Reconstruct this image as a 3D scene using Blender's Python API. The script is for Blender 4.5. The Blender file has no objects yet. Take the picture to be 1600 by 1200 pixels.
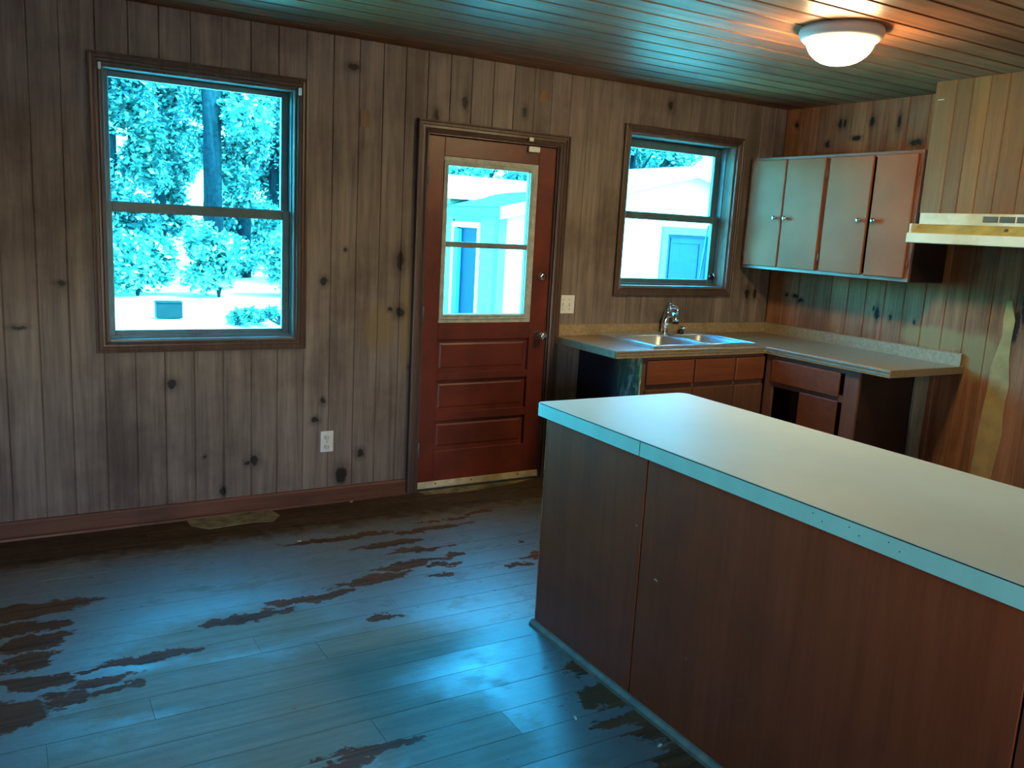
import bpy, bmesh, math, random
from mathutils import Vector, Matrix
random.seed(7)
S = bpy.context.scene
COL = S.collection
# ------------------------------------------------------------------ camera, world, sun, exposure
def make_camera():
    f, loc, ya, pi_, ro = 1341.28, (-2.0466, -4.4457, 1.5689), .5389, .1812, .0553
    fw = Vector((math.sin(ya), math.cos(ya), 0)); r = Vector((math.cos(ya), -math.sin(ya), 0)); u = Vector((0, 0, 1))
    f2 = fw*math.cos(pi_) - u*math.sin(pi_); u2 = u*math.cos(pi_) + fw*math.sin(pi_)
    r3 = r*math.cos(ro) + u2*math.sin(ro); u3 = u2*math.cos(ro) - r*math.sin(ro)
    cd = bpy.data.cameras.new('camera'); cd.sensor_fit = 'HORIZONTAL'; cd.sensor_width = 36; cd.lens = f*36/1600
    cd.clip_start = .05; cd.clip_end = 300
    c = bpy.data.objects.new('camera', cd); COL.objects.link(c)
    c.matrix_world = Matrix(((r3.x, u3.x, -f2.x, loc[0]), (r3.y, u3.y, -f2.y, loc[1]), (r3.z, u3.z, -f2.z, loc[2]), (0, 0, 0, 1)))
    S.camera = c
make_camera()
S.view_settings.view_transform = 'Standard'; S.view_settings.look = 'None'
S.view_settings.gamma = 1; S.view_settings.use_curve_mapping = False
S.view_settings.exposure = 0.75
S.cycles.max_bounces = 8; S.cycles.diffuse_bounces = 4; S.cycles.glossy_bounces = 4
S.cycles.transparent_max_bounces = 12; S.cycles.sample_clamp_indirect = 6
S.cycles.caustics_reflective = False; S.cycles.caustics_refractive = False
SKY, SUN, LAMP = 8.2, 36.0, 88.0
w = bpy.data.worlds.new('sky'); S.world = w; w.use_nodes = True
nt = w.node_tree
sky = nt.nodes.new('ShaderNodeTexSky'); sky.sky_type = 'NISHITA'; sky.sun_disc = False
sky.sun_elevation = math.radians(52); sky.sun_rotation = math.radians(150); sky.air_density = 1.0; sky.dust_density = 1.5
bg = nt.nodes['Background']; bg.inputs['Strength'].default_value = SKY
nt.links.new(sky.outputs[0], bg.inputs['Color'])
sd = bpy.data.lights.new('sun', 'SUN'); sd.energy = SUN; sd.angle = math.radians(.6); sd.color = (1, .95, .86)
so = bpy.data.objects.new('sun', sd); COL.objects.link(so)
so.rotation_euler = Vector((-.45, .62, -.95)).to_track_quat('-Z', 'Y').to_euler()
for (loc, rot, wx, wz) in (((-1.18, .19, 1.55), (-90, 0), .95, 1.3), ((.4, .19, 1.47), (-90, 0), .6, .9), ((1.83, .19, 1.7), (-90, 0), .95, 1.0),
                           ((-1.9, -6.54, 1.45), (90, 0), .85, .95)):
    pl = bpy.data.lights.new('window_portal', 'AREA'); pl.shape = 'RECTANGLE'; pl.size = wx; pl.size_y = wz
    pl.cycles.is_portal = True
    po = bpy.data.objects.new('window_portal', pl); COL.objects.link(po)
    po.location = loc; po.rotation_euler = (math.radians(rot[0]), 0, math.radians(rot[1]))

# ------------------------------------------------------------------ materials
def lin(c):
    return tuple(((v/255)/12.92 if v/255 <= .04045 else ((v/255+.055)/1.055)**2.4) for v in c)
class N:
    def __init__(s, name):
        s.m = bpy.data.materials.new(name); s.m.use_nodes = True; s.t = s.m.node_tree
        s.b = s.t.nodes['Principled BSDF']; s.out = s.t.nodes['Material Output']
    def n(s, kind, **kw):
        x = s.t.nodes.new('ShaderNode'+kind)
        for k, v in kw.items(): setattr(x, k, v)
        return x
    def l(s, a, b): s.t.links.new(a, b)
    def val(s, sock, v):
        if hasattr(v, 'is_output') or isinstance(v, bpy.types.NodeSocket): s.l(v, sock)
        else: sock.default_value = v
    def math(s, op, a, b=0.0, clamp=False):
        x = s.n('Math', operation=op, use_clamp=clamp); s.val(x.inputs[0], a); s.val(x.inputs[1], b); return x.outputs[0]
    def vmath(s, op, a, b=(0, 0, 0)):
        x = s.n('VectorMath', operation=op); s.val(x.inputs[0], a); s.val(x.inputs[1], b); return x
    def mix(s, f, a, b, mode='MIX'):
        x = s.n('Mix', data_type='RGBA', blend_type=mode); s.val(x.inputs[0], f)
        for sk, v in ((x.inputs[6], a), (x.inputs[7], b)):
            s.val(sk, v if not isinstance(v, tuple) else (v+(1,))[:4])
        return x.outputs[2]
    def ramp(s, f, stops):
        x = s.n('ValToRGB'); s.l(f, x.inputs[0]); e = x.color_ramp.elements
        while len(e) < len(stops): e.new(.5)
        for k, (p, c) in enumerate(stops):
            e[k].position = p; e[k].color = (c+(1,))[:4] if isinstance(c, tuple) else (c, c, c, 1)
        return x.outputs[0]
    def noise(s, vec, scale, detail=3, rough=.55, dist=0):
        x = s.n('TexNoise'); s.l(vec, x.inputs['Vector']); x.inputs['Scale'].default_value = scale
        x.inputs['Detail'].default_value = detail; x.inputs['Roughness'].default_value = rough; x.inputs['Distortion'].default_value = dist
        return x
    def sstep(s, v, a, b):
        x = s.n('MapRange', interpolation_type='SMOOTHSTEP'); s.val(x.inputs[0], v)
        x.inputs[1].default_value = a; x.inputs[2].default_value = b; return x.outputs[0]
    def spots(s, pos, lst):
        """mask of elliptical marks: lst of (cx,cy,cz, rx,ry,rz); 0 radius = ignore the axis"""
        acc = None
        for (cx, cy, cz, rx, ry, rz) in lst:
            d = s.vmath('SUBTRACT', pos, (cx, cy, cz)).outputs[0]
            d = s.vmath('MULTIPLY', d, tuple(1/r if r else 0 for r in (rx, ry, rz))).outputs[0]
            v = s.vmath('LENGTH', d).outputs['Value']
            acc = v if acc is None else s.math('MINIMUM', acc, v)
        return acc
    def bump(s, h, strength=.2, dist=.002):
        x = s.n('Bump'); x.inputs['Strength'].default_value = strength; x.inputs['Distance'].default_value = dist
        s.l(h, x.inputs['Height']); s.l(x.outputs[0], s.b.inputs['Normal'])

def plain(name, col, rough=.5, metal=0, spec=.5, var=.12, scale=9, bump=.1, grime=None):
    k = N(name); tc = k.n('TexCoord'); no = k.noise(tc.outputs['Object'], scale, 4)
    c2 = tuple(v*(1-var*2) for v in col); c1 = tuple(min(1, v*(1+var)) for v in col)
    c = k.ramp(no.outputs[0], [(.3, c2), (.7, c1)])
    if grime:
        g = k.noise(tc.outputs['Object'], 3.1, 5, .65); c = k.mix(k.math('MULTIPLY', k.sstep(g.outputs[0], .5, .72), .8), c, grime)
    k.l(c, k.b.inputs['Base Color']); k.b.inputs['Roughness'].default_value = rough; k.b.inputs['Metallic'].default_value = metal
    k.b.inputs['Specular IOR Level'].default_value = spec
    if bump: k.bump(k.noise(tc.outputs['Object'], scale*9, 2).outputs[0], bump, .001)
    return k.m

def wood(name, dark, light, axis='Z', rough=.5, spec=.4, var=.25, knots=(), knot_col=(.012, .008, .006), marks=(), mark_col=(.2, .17, .1),
         dirt=(.02, .015, .012), dirt_amt=.45, bump=.25, freq=22, rand_knots=0.0, coat=0):
    k = N(name); tc = k.n('TexCoord'); oi = k.n('ObjectInfo'); geo = k.n('NewGeometry'); P = geo.outputs['Position']
    off = k.n('CombineXYZ'); r = k.math('MULTIPLY', oi.outputs['Random'], 61.0)
    for i in range(3): k.l(r, off.inputs[i])
    v = k.vmath('ADD', tc.outputs['Object'], off.outputs[0]).outputs[0]
    sc = {'X': (1.1/freq, 1, 1), 'Y': (1, 1.1/freq, 1), 'Z': (1, 1, 1.1/freq)}[axis]
    v2 = k.vmath('MULTIPLY', v, sc).outputs[0]
    g1 = k.noise(v2, freq, 5, .6, .6); g2 = k.noise(v2, freq*4.5, 3, .6)
    f = k.math('ADD', k.math('MULTIPLY', g1.outputs[0], .7), k.math('MULTIPLY', g2.outputs[0], .3))
    c = k.ramp(f, [(.32, dark), (.68, light)])
    br = k.n('MapRange'); k.l(oi.outputs['Random'], br.inputs[0]); br.inputs[3].default_value = 1-var; br.inputs[4].default_value = 1+var
    hs = k.n('HueSaturation'); k.l(c, hs.inputs['Color']); k.l(br.outputs[0], hs.inputs['Value']); c = hs.outputs[0]
    dn = k.noise(P, 1.7, 5, .62); c = k.mix(k.math('MULTIPLY', k.sstep(dn.outputs[0], .42, .72), dirt_amt), c, dirt)
    wob = k.noise(P, 26, 2); pw = k.vmath('ADD', P, k.vmath('MULTIPLY', k.vmath('SUBTRACT', wob.outputs['Color'], (.5, .5, .5)).outputs[0], (.035, .035, .035)).outputs[0]).outputs[0]
    if marks:
        m = k.spots(pw, marks); c = k.mix(k.math('MULTIPLY', k.math('SUBTRACT', 1.0, k.sstep(m, .55, 1.1)), .75), c, mark_col)
    if rand_knots:
        vo = k.n('TexVoronoi'); vo.inputs['Scale'].default_value = 2.4
        k.l(k.vmath('MULTIPLY', k.vmath('ADD', pw, off.outputs[0]).outputs[0], {'Z': (2.4, 2.4, 1), 'X': (1, 2.4, 2.4), 'Y': (2.4, 1, 2.4)}[axis]).outputs[0], vo.inputs['Vector'])
        c = k.mix(k.math('MULTIPLY', k.math('SUBTRACT', 1.0, k.sstep(vo.outputs['Distance'], .05, .11)), rand_knots), c, knot_col)
    if knots:
        m = k.spots(pw, knots); halo = k.math('SUBTRACT', 1.0, k.sstep(m, .8, 2.6)); c = k.mix(k.math('MULTIPLY', halo, .4), c, knot_col)
        c = k.mix(k.math('MULTIPLY', k.math('SUBTRACT', 1.0, k.sstep(m, .7, 1.15)), .93), c, knot_col)
    k.l(c, k.b.inputs['Base Color'])
    rr = k.n('MapRange'); k.l(dn.outputs[0], rr.inputs[0]); rr.inputs[1].default_value = .3; rr.inputs[2].default_value = .7
    rr.inputs[3].default_value = rough*.85; rr.inputs[4].default_value = min(1, rough*1.2); k.l(rr.outputs[0], k.b.inputs['Roughness'])
    k.b.inputs['Specular IOR Level'].default_value = spec
    if bump: k.bump(f, bump, .002)
    return k.m

KB = [(-1.353, .71, .026, .026), (-.946, .278, .02, .03), (-.985, .27, .014, .016), (-1.111, .127, .015, .026), (-.153, 1.351, .022, .055), (-.147, 1.063, .026, .03),
      (-.584, 1.228, .016, .024), (-.578, .579, .014, .018), (-.358, .268, .02, .026), (-.039, .116, .02, .03), (-.468, .15, .035, .05), (-.445, 2.331, .03, .018),
      (.036, 2.145, .018, .03), (.209, 2.233, .018, .035), (.597, 2.224, .015, .03), (1.677, 2.383, .02, .03), (-1.82, 1.2, .02, .012), (-2.0, 1.0, .03, .01), (-.2, 1.08, .012, .012), (-.47, 1.4, .01, .012),
      (-1.2, .32, .008, .01), (-.62, .475, .02, .016), (-.07, .75, .014, .016), (2.52, 1.19, .02, .035), (2.60, 1.19, .018, .035)]
KB = [(x, 0, z, rx, 0, rz) for x, z, rx, rz in KB]
MB_ = [(-.27, 0, .98, .10, 0, .15), (-.1, 0, 1.0, .05, 0, .3)]
KR = [(-.094, 2.368, .016, .02), (-.461, 2.35, .018, .03), (-.50, 2.35, .012, .025), (-.707, 2.345, .016, .03), (-.901, 2.331, .014, .035), (-.376, 2.224, .02, .02), (-1.034, 2.2, .04, .02),
      (-.6, 2.25, .03, .015), (-.171, 1.202, .012, .014), (-.302, 1.17, .022, .014), (-.25, 1.2, .022, .014), (-.921, 1.151, .014, .04), (-.895, 1.18, .008, .014), (-1.02, 1.142, .01, .02), (-1.195, 1.131, .008, .012), (-1.80, 1.18, .025, .10), (-1.84, 1.33, .02, .16)]
KR = [(0, y, z, 0, ry, rz) for y, z, ry, rz in KR]
M = {}
M['wall_back'] = wood('stained_pine_wall', lin((98, 84, 77)), lin((148, 132, 121)), 'Z', .55, .3, .12, KB, marks=MB_, mark_col=lin((128, 108, 78)), dirt=lin((58, 40, 36)), dirt_amt=.55)
M['wall_right'] = wood('pine_wall', lin((116, 76, 54)), lin((172, 120, 88)), 'Z', .6, .1, .16, KR, marks=[(0, -1.62, .98, 0, .12, .16), (0, -1.35, 1.05, 0, .3, .08)], mark_col=lin((150, 128, 86)), dirt=lin((80, 48, 26)), dirt_amt=.5)
M['wall_dark'] = wood('dark_stained_wall', lin((60, 42, 34)), lin((92, 68, 54)), 'Z', .55, .35, .1)
M['patch_wood'] = wood('paler_wood_patch', lin((112, 84, 60)), lin((140, 108, 78)), 'Z', .55, .3, .05)
M['casing'] = wood('dark_casing', lin((66, 48, 42)), lin((104, 80, 68)), 'Z', .38, .5, .08, dirt_amt=.3)
M['baseboard'] = wood('baseboard_wood', lin((80, 48, 36)), lin((118, 76, 56)), 'X', .5, .35, .05)
M['ceiling'] = wood('varnished_ceiling', lin((112, 68, 46)), lin((176, 112, 74)), 'X', .46, .14, .2, dirt=lin((66, 48, 36)), dirt_amt=.25, bump=.1)
M['door'] = plain('red_brown_door_paint', lin((106, 43, 30)), .42, var=.2, scale=5)
M['cab_upper'] = plain('brown_cabinet_paint', lin((150, 88, 62)), .42, spec=.06, var=.1, scale=2.5)
M['cab_frame'] = plain('cabinet_frame_paint', lin((128, 86, 68)), .42, var=.14, scale=5)
M['cab_side'] = plain('dark_cabinet_side', lin((44, 26, 24)), .5, var=.2, scale=5)
M['drawer'] = wood('orange_brown_front', lin((98, 52, 32)), lin((124, 70, 44)), 'X', .45, .4, .1, dirt_amt=.25)
M['low_door'] = wood('brown_low_door', lin((88, 58, 44)), lin((108, 76, 58)), 'Z', .45, .4, .06, dirt_amt=.25)
M['low_frame'] = wood('brown_low_frame', lin((98, 64, 50)), lin((124, 84, 66)), 'Z', .5, .4, .06, dirt_amt=.35)
M['soffit'] = wood('yellow_oak_panelling', lin((106, 70, 36)), lin((140, 98, 52)), 'Z', .5, .3, .24, dirt=lin((110, 78, 40)), dirt_amt=.4, bump=.15)
M['pen_panel'] = wood('dark_brown_peninsula_panel', lin((120, 54, 28)), lin((138, 66, 36)), 'Z', .45, .2, .03, dirt=lin((60, 34, 22)), dirt_amt=.35, bump=.06,
                      marks=[(0, -2.45, .47, 0, .012, .004), (0, -2.62, .27, 0, .004, .004), (0, -2.33, .62, 0, .006, .003)], mark_col=(.5, .4, .25))
M['shoe'] = plain('worn_grey_shoe_moulding', lin((112, 108, 84)), .6, var=.25, scale=14)
M['ply'] = wood('raw_grey_board', lin((120, 116, 102)), lin((158, 152, 134)), 'Z', .8, .2, .1)
M['laminate'] = plain('pale_laminate', lin((196, 194, 172)), .48, spec=.2, var=.03, scale=3, bump=.03)
M['laminate_edge'] = plain('pale_edge_band', lin((158, 208, 194)), .45, var=.05)
M['joint'] = plain('dark_joint_line', lin((50, 44, 36)), .8)
M['seam_edge'] = plain('chipped_pale_edge', lin((150, 110, 70)), .7, var=.3, scale=30)
M['counter'] = plain('speckled_brown_counter', lin((150, 128, 98)), .34, var=.16, scale=70, bump=.04)
M['splash'] = plain('speckled_backsplash', lin((162, 138, 102)), .5, var=.16, scale=60, grime=lin((116, 92, 62)))
M['trim_metal'] = plain('aluminium_strip', (.75, .75, .72), .3, metal=.9, var=.1)
M['jamb'] = wood('dull_jamb_wood', lin((92, 76, 68)), lin((134, 116, 104)), 'Z', .75, .15, .06)
M['steel'] = plain('stainless_steel', (.74, .77, .80), .42, metal=1, var=.06, scale=14)
M['chrome'] = plain('chrome', (.82, .82, .84), .1, metal=1, var=.04)
M['black'] = plain('black_plastic', (.012, .011, .012), .35)
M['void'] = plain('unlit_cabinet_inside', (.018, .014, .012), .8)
M['white'] = plain('white_plastic', (.78, .78, .74), .35, var=.04)
M['slot'] = plain('dark_slot', (.05, .05, .05), .6)
M['hood'] = plain('cream_hood_enamel', lin((206, 204, 184)), .35, var=.06, scale=5, grime=lin((176, 160, 112)))
M['hood_grease'] = plain('greasy_hood_slope', lin((168, 150, 84)), .4, var=.2, scale=9)
M['vent'] = plain('grey_vent_mesh', lin((98, 96, 80)), .6)
M['alum_dark'] = plain('dark_window_frame', lin((84, 112, 118)), .45, metal=.1, var=.15)
M['alum'] = plain('grey_window_frame', lin((120, 128, 124)), .45, metal=.2, var=.15)
M['putty'] = plain('flaking_glazing_strip', lin((176, 178, 166)), .5, var=.15, scale=24)
M['cream'] = plain('cream_sweep', lin((206, 192, 156)), .5, var=.15, scale=14, grime=lin((150, 132, 96)))
M['lamp_base'] = plain('white_lamp_rim', (.72, .71, .66), .4, var=.04)
M['torn'] = plain('torn_pale_wall_paper', lin((168, 142, 90)), .85, var=.14, scale=10, bump=.3)
M['rough_patch'] = plain('worn_pale_floor_patch', lin((128, 118, 88)), .85, var=.3, scale=16, bump=.5, grime=lin((66, 54, 36)))
M['chip'] = plain('paint_chip', (.8, .78, .7), .7)

def floor_mat():
    k = N('worn_glossy_floor'); geo = k.n('NewGeometry'); oi = k.n('ObjectInfo'); P = geo.outputs['Position']; tc = k.n('TexCoord')
    sh = k.n('CombineXYZ'); k.l(k.math('MULTIPLY', k.math('SUBTRACT', oi.outputs['Random'], .5), .16), sh.inputs[0])
    big = k.noise(P, 9, 4, .6)
    fine = k.noise(k.vmath('MULTIPLY', P, (.6, 1.4, 1)).outputs[0], 34, 3, .7)
    wob = k.vmath('ADD', k.vmath('MULTIPLY', k.vmath('SUBTRACT', big.outputs['Color'], (.5, .5, .5)).outputs[0], (.34, .13, 0)).outputs[0], k.vmath('MULTIPLY', k.vmath('SUBTRACT', fine.outputs['Color'], (.5, .5, .5)).outputs[0], (.16, .06, 0)).outputs[0]).outputs[0]
    pw = k.vmath('ADD', k.vmath('ADD', P, sh.outputs[0]).outputs[0], wob).outputs[0]
    st = [(-1.22, -1.235, .22, .035), (-.95, -1.17, .2, .04), (-.68, -1.08, .2, .045), (-.5, -1.0, .14, .05), (-1.60, -1.41, .2, .03), (-1.82, -1.5, .12, .03),
          (-.42, -.72, .22, .04), (-.38, -.83, .16, .035), (-.2, -.6, .22, .035), (-.62, -.55, .3, .04), (-.30, -.97, .07, .035), (-.31, -1.05, .07, .035), (-.33, -1.15, .06, .025),
          (-.76, -1.45, .06, .03), (-2.05, -1.0, .2, .06), (-1.99, -1.13, .13, .07), (-1.96, -1.27, .10, .07), (-1.97, -1.43, .09, .06), (-2.13, -1.62, .13, .10), (-2.1, -1.3, .06, .05), (-1.94, -1.58, .08, .055), (-1.8, -1.58, .07, .03), (-1.8, -1.42, .06, .02),
          (-2.1, -.85, .4, .08), (-1.15, -2.25, .14, .03), (-1.28, -2.29, .1, .03), (-.24, -2.12, .13, .07), (-.26, -2.3, .14, .10), (-.24, -2.5, .16, .12), (-.2, -2.75, .2, .14), (-.42, -2.44, .08, .03), (.05, -.5, .1, .025), (.22, -.45, .1, .03), (.1, -.95, .05, .03), (.16, -1.12, .06, .05), (.05, -1.2, .05, .03), (-.12, -.5, .05, .02)]
    m = k.spots(pw, [(x, y, 0, rx, ry, 0) for x, y, rx, ry in st])
    stain = k.math('MAXIMUM', k.math('SUBTRACT', 1.0, k.sstep(m, .85, 1.05)), k.math('MULTIPLY', k.sstep(fine.outputs[0], .66, .72), k.sstep(big.outputs[0], .52, .66)))
    sx = k.n('SeparateXYZ'); k.l(pw, sx.inputs[0])
    # matte dirty strip along the back wall where the varnish is gone
    edge = k.sstep(k.math('ADD', sx.outputs[1], k.math('MULTIPLY', big.outputs[0], .16)), -.42, -.22)
    bare = k.math('MAXIMUM', stain, edge)
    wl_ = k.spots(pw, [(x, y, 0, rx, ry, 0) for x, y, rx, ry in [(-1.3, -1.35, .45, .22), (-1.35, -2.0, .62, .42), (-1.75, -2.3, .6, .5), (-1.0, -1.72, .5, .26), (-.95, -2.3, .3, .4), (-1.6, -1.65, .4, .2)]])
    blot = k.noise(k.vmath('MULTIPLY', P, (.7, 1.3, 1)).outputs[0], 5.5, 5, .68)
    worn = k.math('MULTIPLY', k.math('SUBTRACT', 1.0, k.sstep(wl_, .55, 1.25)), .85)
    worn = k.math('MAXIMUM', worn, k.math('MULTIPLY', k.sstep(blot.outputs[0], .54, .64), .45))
    shine = k.math('MULTIPLY', k.math('SUBTRACT', 1.0, worn), k.math('SUBTRACT', 1.0, bare))
    v = k.vmath('MULTIPLY', k.vmath('ADD', tc.outputs['Object'], k.vmath('MULTIPLY', sh.outputs[0], (90, 0, 0)).outputs[0]).outputs[0], (.05, 1, 1)).outputs[0]
    g = k.noise(v, 30, 5, .62)
    coat = k.ramp(g.outputs[0], [(.3, lin((56, 58, 50))), (.72, lin((76, 78, 66)))])
    red = k.ramp(g.outputs[0], [(.3, lin((58, 36, 18))), (.72, lin((108, 72, 40)))])
    drk = k.ramp(g.outputs[0], [(.3, lin((44, 34, 24))), (.72, lin((86, 66, 46)))])
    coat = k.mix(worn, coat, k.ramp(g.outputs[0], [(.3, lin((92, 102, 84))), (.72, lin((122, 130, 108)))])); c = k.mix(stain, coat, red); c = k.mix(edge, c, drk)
    sc = k.noise(v, 120, 2, .5); scr = k.math('MULTIPLY', k.sstep(sc.outputs[0], .70, .76), .5); c = k.mix(scr, c, lin((140, 134, 112)))
    k.l(c, k.b.inputs['Base Color'])
    rr = k.n('MapRange'); k.l(big.outputs[0], rr.inputs[0]); rr.inputs[1].default_value = .3; rr.inputs[2].default_value = .7; rr.inputs[3].default_value = .29; rr.inputs[4].default_value = .50
    k.l(k.math('ADD', k.math('ADD', rr.outputs[0], k.math('MULTIPLY', k.math('SUBTRACT', fine.outputs[0], .5), .45)), k.math('MULTIPLY', k.math('SUBTRACT', 1.0, shine), .2), True), k.b.inputs['Roughness'])
    k.l(k.math('ADD', .15, k.math('MULTIPLY', shine, .85)), k.b.inputs['Specular IOR Level'])
    k.l(k.math('ADD', .03, k.math('MULTIPLY', shine, .97)), k.b.inputs['Coat Weight']); k.b.inputs['Coat Roughness'].default_value = .46; k.b.inputs['Coat IOR'].default_value = 2.3

    med = k.noise(P, 24, 3, .6)
    k.bump(k.math('ADD', k.math('MULTIPLY', g.outputs[0], .08), k.math('ADD', med.outputs[0], k.math('MULTIPLY', fine.outputs[0], 1.2))), .42, .004)
    return k.m
M['floor'] = floor_mat()

def scuff_mat():
    k = N('scuffed_dark_green_panel'); tc = k.n('TexCoord'); P = tc.outputs['Object']
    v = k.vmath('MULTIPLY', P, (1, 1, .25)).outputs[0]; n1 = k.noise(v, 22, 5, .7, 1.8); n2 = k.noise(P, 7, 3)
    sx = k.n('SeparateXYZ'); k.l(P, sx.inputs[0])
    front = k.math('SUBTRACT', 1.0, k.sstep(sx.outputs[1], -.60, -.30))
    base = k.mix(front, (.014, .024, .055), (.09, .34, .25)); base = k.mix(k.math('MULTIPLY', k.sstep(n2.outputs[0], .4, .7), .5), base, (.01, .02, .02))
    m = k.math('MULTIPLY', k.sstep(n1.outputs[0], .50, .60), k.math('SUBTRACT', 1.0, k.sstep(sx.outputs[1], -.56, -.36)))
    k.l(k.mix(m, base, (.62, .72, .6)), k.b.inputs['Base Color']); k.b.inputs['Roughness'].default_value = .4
    return k.m
M['scuff'] = scuff_mat()

def glass_mat(name, tint, gloss=.05):
    k = N(name); k.t.nodes.remove(k.b)
    tr = k.n('BsdfTransparent'); tr.inputs[0].default_value = tint+(1,)
    gl = k.n('BsdfGlossy'); gl.inputs['Roughness'].default_value = .03; gl.inputs[0].default_value = (1, 1, 1, 1)
    fr = k.n('Fresnel'); fr.inputs[0].default_value = 1.45
    mx = k.n('MixShader'); k.l(k.math('MULTIPLY', fr.outputs[0], .7), mx.inputs[0]); k.l(tr.outputs[0], mx.inputs[1]); k.l(gl.outputs[0], mx.inputs[2])
    k.l(mx.outputs[0], k.out.inputs[0]); return k.m
M['glass'] = glass_mat('cyan_tinted_glass', (.26, .90, 1.0))
M['glass_clear'] = glass_mat('clear_glass', (.97, .97, .97))

def emit(name, col, st):
    k = N(name); k.b.inputs['Base Color'].default_value = (.9, .9, .85, 1); k.b.inputs['Roughness'].default_value = .3
    k.b.inputs['Emission Color'].default_value = col+(1,); k.b.inputs['Emission Strength'].default_value = st; return k.m
M['lamp_glow_dim'] = emit('dimmer_frosted_glass', (1, .80, .52), LAMP*.6)
M['lamp_glow'] = emit('lit_frosted_glass', (1, .78, .40), LAMP)

def leaf_mat(name, c1, c2):
    k = N(name); k.t.nodes.remove(k.b); tc = k.n('TexCoord'); no = k.noise(tc.outputs['Object'], 3.5, 3)
    c = k.ramp(no.outputs[0], [(.3, c1), (.7, c2)])
    d = k.n('BsdfDiffuse'); k.l(c, d.inputs[0]); t = k.n('BsdfTranslucent'); k.l(c, t.inputs[0])
    g = k.n('BsdfGlossy'); g.inputs['Roughness'].default_value = .22; g.inputs[0].default_value = (1, 1, 1, 1)
    m1 = k.n('MixShader'); m1.inputs[0].default_value = .35; k.l(d.outputs[0], m1.inputs[1]); k.l(t.outputs[0], m1.inputs[2])
    m2 = k.n('MixShader'); m2.inputs[0].default_value = .14; k.l(m1.outputs[0], m2.inputs[1]); k.l(g.outputs[0], m2.inputs[2])
    k.l(m2.outputs[0], k.out.inputs[0]); return k.m
M['leaf'] = leaf_mat('tree_leaves', (.03, .085, .08), (.055, .135, .12))
M['leaf2'] = leaf_mat('shrub_leaves', (.03, .08, .07), (.05, .12, .10))
M['bark'] = plain('bark', lin((18, 28, 34)), .9, var=.3, spec=.1, scale=12, bump=.4)
M['box'] = plain('dark_utility_box', lin((16, 18, 20)), .8, spec=.1)
M['ground'] = plain('pale_sandy_ground', (.76, .72, .64), .9, var=.1, scale=1.5, grime=(.30, .30, .2))
M['siding'] = plain('pale_siding', lin((96, 90, 68)), .6, var=.05, grime=lin((84, 78, 58)))
M['stucco'] = plain('white_gable_wall', lin((196, 194, 178)), .7, var=.04)
M['trim_white'] = plain('white_trim', lin((240, 238, 230)), .5, var=.03)
M['blue_door'] = plain('dark_blue_door', lin((5, 14, 34)), .6, var=.15, scale=5, spec=.15)
M['blue_trim'] = plain('pale_blue_trim', lin((60, 92, 112)), .5, var=.1)
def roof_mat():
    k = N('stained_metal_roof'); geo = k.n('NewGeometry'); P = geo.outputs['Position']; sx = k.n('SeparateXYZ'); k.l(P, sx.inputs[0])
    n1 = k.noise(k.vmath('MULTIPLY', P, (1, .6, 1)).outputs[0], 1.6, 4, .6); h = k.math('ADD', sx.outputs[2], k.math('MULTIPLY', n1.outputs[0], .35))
    k.l(k.mix(k.sstep(h, 2.26, 2.34), lin((8, 18, 36)), lin((222, 222, 216))), k.b.inputs['Base Color']); k.b.inputs['Roughness'].default_value = .5  # dark lower part of the slope is shade painted into the roof colour
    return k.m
M['roofing'] = roof_mat()

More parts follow.
